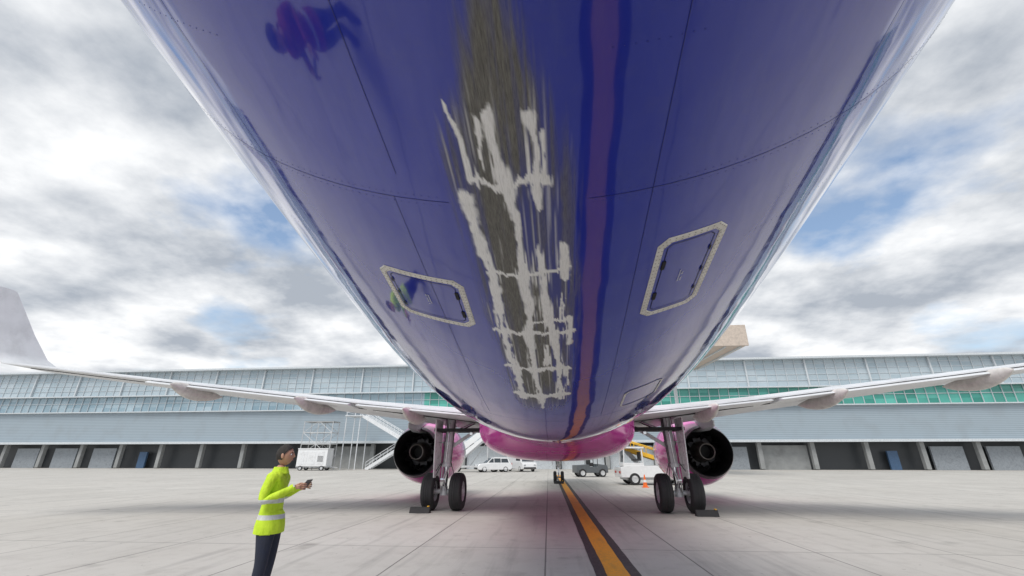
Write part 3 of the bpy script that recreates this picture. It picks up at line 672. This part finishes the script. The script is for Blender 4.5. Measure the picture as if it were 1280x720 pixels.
for x in(-2.4,2.4):
    for s_ in(-1,1): wheel(bb,(x,s_*.8,.38),.38,.22,2,1)
bb.build('stair_truck',[M_vw,M_grey,M_rub],e,bevel=.01)
e=empty('belt_loader',(4.0,31.6,0),R(6)); bb=B()
bb.prism([(-.1,.45),(-.1,1.05),(.25,1.15),(4.3,1.15),(4.45,.95),(4.45,.45)],-.95,.95,'Y',0)
bb.box((2.2,0,.38),(4.0,1.5,.16),1)
for x in(.75,3.6):
    for s_ in(-1,1): wheel(bb,(x,s_*.85,.36),.36,.26,2,1)
bb.box((.75,-.35,1.22),(1.35,1.15,.2),0)
for x in(.12,1.38):
    for y in(-.9,.18): bb.beam((x,y,1.3),(x+(.08 if x<1 else -.05),y,2.2),.07,.07,0)
bb.box((.75,-.36,2.24),(1.5,1.25,.09),0); bb.box((1.1,-.36,1.5),(.5,.6,.12),3); bb.box((1.3,-.36,1.75),(.1,.55,.5),3)
bb.add([(.17,-.86,1.35),(.17,.14,1.35),(.24,.14,2.15),(.24,-.86,2.15)],[(0,1,2,3)],5)
for s_ in(-.42,.42):
    bb.beam((-.6,.5+s_,2.55),(4.6,.5+s_,1.0),.06,.26,4)
    bb.tube([(-.5,.5+s_,3.1),(4.3,.5+s_,1.65)],.045,6,4)
    for q in np.linspace(0.03,.95,7): p=Vector((-.6,.5+s_,2.55)).lerp(Vector((4.6,.5+s_,1.0)),q); bb.cyl(p,p+Vector((0,0,.6)),.03,.03,6,4)
bb.beam((-.6,.5,2.58),(4.6,.5,1.03),.76,.05,3)
bb.beam((1.6,.5,1.1),(.6,.5,2.15),.1,.3,1); bb.beam((2.6,.5,1.1),(2.6,.5,1.6),.1,.3,1)
bb.box((2.9,-.5,1.35),(1.0,.7,.35),0); bb.box((-.12,-.6,.75),(.06,.25,.14),6); bb.box((-.12,.6,.75),(.06,.25,.14),6)
bb.build('loader',[M_vw,M_grey,M_rub,M_dark,M_yel,M_glass,M_red],e,bevel=.015)
e=empty('baggage_tractor',(2.9,44,0),R(15)); bb=B()
bb.prism([(-1.5,.35),(-1.5,1.0),(-.3,1.05),(-.2,.85),(.5,.85),(.6,1.1),(1.4,1.0),(1.5,.8),(1.5,.35)],-.7,.7,'Y',0)
for x in(-.95,.95):
    for s_ in(-1,1): wheel(bb,(x,s_*.65,.35),.35,.24,1,2)
for x,y in((-.25,-.6),(-.25,.6),(.55,-.6),(.55,.6)): bb.beam((x,y,.9),(x,y,1.85),.06,.06,1)
bb.box((.15,0,1.88),(1.1,1.4,.07),0); bb.box((0,0,1.05),(.4,1.0,.3),1); bb.box((-.15,0,1.35),(.12,1.0,.4),1)
bb.build('tractor',[mat('tractor_grey',(.10,.11,.12),.4),M_rub,M_grey],e,bevel=.02)
def cone(x,y,z=0):
    e=empty('traffic_cone',(x,y,z)); bb=B()
    bb.box((0,0,.02),(.36,.36,.04),0); bb.cyl((0,0,.04),(0,0,.28),.14,.095,18,0); bb.cyl((0,0,.28),(0,0,.42),.096,.07,18,1); bb.cyl((0,0,.42),(0,0,.70),.07,.025,18,0)
    bb.build('cone_body',[M_orange,M_white],e)
cone(5.05,28.5)
# ------------------------------------------------------------------ ground crew
M_skin=mat('skin',(.50,.27,.18),.5,var=.05); M_hair=mat('dark_hair',(.02,.014,.01),.6,scale=40,bump=.5); M_boot=mat('boots',(.02,.018,.016),.5); M_tr=mat('navy_trousers',(.02,.025,.045),.8,scale=14,bump=.4); M_lip=mat('lips',(.38,.14,.11),.5)
def person(name,loc,rz,c0,c1):
    e=empty(name,loc,rz)
    m,t,b=newmat('jacket_fabric'); oc=t.new('ShaderNodeTexCoord').outputs['Object']; sp=t.new('ShaderNodeSeparateXYZ'); t.link(oc,sp.inputs[0])
    f=t.rng(t.noise(oc,9,5,.6),.3,.7); c=t.mix(f,c0,c1)
    def band(z0,z1):
        return t.math('MULTIPLY',t.math('GREATER_THAN',sp.outputs[2],z0),t.math('LESS_THAN',sp.outputs[2],z1))
    bd=t.math('MAXIMUM',band(.93,.98),band(1.10,1.15)); c=t.mix(bd,c,(.62,.63,.62)); t.link(c,b.inputs['Base Color']); b.inputs['Roughness'].default_value=.7
    bn=t.new('ShaderNodeBump'); bn.inputs['Strength'].default_value=.9; bn.inputs['Distance'].default_value=.04; t.link(t.noise(t.mapv(oc,(1,1,.45)),10,3,.5),bn.inputs['Height']); t.link(bn.outputs[0],b.inputs['Normal'])
    M_j=m
    verts=[(0,0,.93),(0,-.01,1.12),(0,0,1.30),(0,0,1.41),(0,.01,1.47),(0,.02,1.53)]
    rad=[(.165,.125),(.150,.115),(.175,.125),(.13,.095),(.062,.062),(.054,.054)]
    edges=[(i,i+1) for i in range(5)]
    def chain(start,pts,rs):
        p=start
        for q,r in zip(pts,rs):
            verts.append(q); rad.append(r if hasattr(r,'__len__') else (r,r)); edges.append((p,len(verts)-1)); p=len(verts)-1
    wr={}
    for s_ in(-1,1):
        chain(3,[(s_*.165,-.005,1.385),(s_*.215,-.04,1.25),(s_*.245,-.05,1.12),(s_*.21,.09,1.19),(s_*.15,.245,1.27)],[.072,.062,.055,.048,.038]); wr[s_]=Vector((s_*.15,.245,1.27))
        chain(0,[(s_*.10,0,.84),(s_*.11,.015,.66),(s_*.115,.02,.48),(s_*.12,.0,.28),(s_*.12,-.01,.10)],[.115,.09,.07,.062,.055])
    me=bpy.data.meshes.new('body'); me.from_pydata(verts,edges,[]); o=bpy.data.objects.new('body',me); sc.collection.objects.link(o)
    md=o.modifiers.new('s','SKIN'); md.use_smooth_shade=True
    for i,r in enumerate(rad): me.skin_vertices[0].data[i].radius=r
    me.skin_vertices[0].data[0].use_root=True
    sb=o.modifiers.new('ss','SUBSURF'); sb.levels=2; sb.render_levels=2
    dg=bpy.context.evaluated_depsgraph_get(); ne=bpy.data.meshes.new_from_object(o.evaluated_get(dg)); bpy.data.objects.remove(o)
    for mm_ in(M_j,M_tr,M_skin): ne.materials.append(mm_)
    for p in ne.polygons:
        c=p.center; p.material_index=1 if c.z<.80 else (2 if c.z>1.475 and abs(c.x)<.09 else 0)
    ne.shade_smooth(); o=bpy.data.objects.new('body',ne); sc.collection.objects.link(o); o.parent=e
    bb=B()
    bb.loft([[(rx*math.cos(a),ry*math.sin(a),z) for a in np.linspace(0,2*math.pi,32,endpoint=False)] for rx,ry,z in((.190,.150,.78),(.202,.160,.785),(.200,.158,.86),(.178,.138,.98),(.15,.11,1.02))],0)
    bb.loft([[(rx*math.cos(a),.01+rx*math.sin(a),z) for a in np.linspace(0,2*math.pi,24,endpoint=False)] for rx,z in((.105,1.425),(.088,1.47),(.078,1.50),(.070,1.495))],0)
    for s_ in(-1,1):
        d=(wr[s_]-Vector((s_*.21,.09,1.19))).normalized(); bb.cyl(wr[s_]-d*.03,wr[s_]+d*.004,.042,.044,16,0)
    bb.build('jacket_hem_and_collar',[M_j],e)
    bb=B()
    for s_ in(-1,1):
        rings=[]
        for y,w,h0,h1 in((-.095,.030,.0,.07),(-.08,.042,.0,.12),(0,.048,.0,.13),(.08,.048,.0,.085),(.15,.045,.0,.065),(.185,.028,.0,.045)):
            rings.append([(s_*.12+w*math.cos(a),y,(h0+h1)/2+(h1-h0)/2*math.sin(a)) for a in np.linspace(0,2*math.pi,14,endpoint=False)])
        bb.loft(rings,0,caps=True); bb.cyl((s_*.12,-.01,.06),(s_*.12,-.01,.19),.062,.066,16,0)
    bb.build('boots',[M_boot],e)
    hc=Vector((0,.035,1.635)); n,m_=36,28; rings=[]
    for i in range(m_+1):
        th=math.pi*i/m_; ring=[]
        for k in range(n):
            a=2*math.pi*k/n; x=math.sin(th)*math.cos(a); y=math.sin(th)*math.sin(a); z=-math.cos(th)
            px,py,pz=x*.076,y*.097,z*.118
            if z<0:
                px*=1-.28*(-z)**1.3; py*=1-.12*(-z)
                if y>0: py+=.010*(-z)
            if y>.2:
                gx_=math.exp(-(px/.012)**2); py+=.024*gx_*math.exp(-((pz+.018)/.018)**2)+.010*gx_*math.exp(-((pz-.008)/.02)**2)
                for sx_ in(-1,1): py-=.010*math.exp(-((px-sx_*.031)/.015)**2-((pz-.008)/.012)**2)
                py+=.005*math.exp(-((pz-.030)/.010)**2); py+=.006*math.exp(-(px/.022)**2-((pz+.055)/.008)**2); py+=.006*math.exp(-(px/.02)**2-((pz+.093)/.014)**2)
            ring.append(hc+Vector((px,py,pz)))
        rings.append(ring)
    bb=B(); bb.loft(rings,0)
    for s_ in(-1,1):
        bb.ball(hc+Vector((s_*.078,-.005,-.008)),(.010,.020,.032),0)
        bb.ball(hc+Vector((s_*.031,.082,.008)),(.013,.010,.010),1); bb.ball(hc+Vector((s_*.031,.090,.008)),(.006,.004,.006),2)
        bb.box(hc+Vector((s_*.031,.094,.030)),(.032,.006,.006),2)
    bb.box(hc+Vector((0,.100,-.055)),(.040,.006,.007),3)
    bb.build('head',[M_skin,M_white,M_hair,M_lip],e,ang=60)
    bb=B(); rings=[]
    for i in range(m_+1):
        th=math.pi*(.36+.64*i/m_); ring=[]
        for k in range(n):
            a=2*math.pi*k/n; fr=max(0,math.sin(a)); th2=max(th,math.pi*(.36+.36*fr**.5))
            x=math.sin(th2)*math.cos(a); y=math.sin(th2)*math.sin(a); z=-math.cos(th2); w_=1+.03*math.sin(9*a+7*th)
            ring.append(hc+Vector((x*.084*w_,y*.104*w_-.004,z*.127*w_)))
        rings.append(ring)
    bb.loft(rings,0); bb.build('hair',[M_hair],e,ang=60)
    for s_ in(-1,1):
        w0=wr[s_]; vs=[w0,w0+Vector((-s_*.012,.045,.008)),w0+Vector((-s_*.02,.085,.012))]; rd=[(.030,.022),(.040,.020),(.040,.016)]; ed=[(0,1),(1,2)]
        for j in range(4):
            bx=w0+Vector((-s_*.018,.085,.012))+Vector((0,0,.030-.020*j)); L=(.040,.046,.044,.034)[j]
            i0=len(vs); vs+=[bx,bx+Vector((-s_*.006,L*.6,0)),bx+Vector((-s_*.028,L*1.05,-.002)),bx+Vector((-s_*.05,L*1.0,-.004))]; rd+=[(.0095,.0095),(.009,.009),(.008,.008),(.007,.007)]; ed+=[(1,i0),(i0,i0+1),(i0+1,i0+2),(i0+2,i0+3)]
        i0=len(vs); vs+=[w0+Vector((-s_*.03,.035,.03)),w0+Vector((-s_*.05,.06,.045)),w0+Vector((-s_*.065,.085,.048))]; rd+=[(.013,.013),(.011,.011),(.008,.008)]; ed+=[(0,i0),(i0,i0+1),(i0+1,i0+2)]
        mh=bpy.data.meshes.new('hand'); mh.from_pydata(vs,ed,[]); oh=bpy.data.objects.new('hand',mh); sc.collection.objects.link(oh); oh.parent=e
        k=oh.modifiers.new('s','SKIN'); k.use_smooth_shade=True
        for i,r in enumerate(rd): mh.skin_vertices[0].data[i].radius=r
        mh.skin_vertices[0].data[0].use_root=True
        sb=oh.modifiers.new('ss','SUBSURF'); sb.levels=2; sb.render_levels=2; mh.materials.append(M_skin)
    bb=B(); bb.box((0,.345,1.30),(.20,.012,.13),0,Matrix.Rotation(R(-35),3,'X')); bb.build('tablet',[M_dark],e,bevel=.005)
    return e
person('ground_crew_worker',(-3.40,5.5,0),R(-78),(.50,.72,.02),(.66,.88,.04))
person('ground_crew_worker',(-3.0,1.50,0),R(-60),(.26,.02,.03),(.38,.04,.04))  # unseen worker beside the camera, added for the red and dark belly reflection
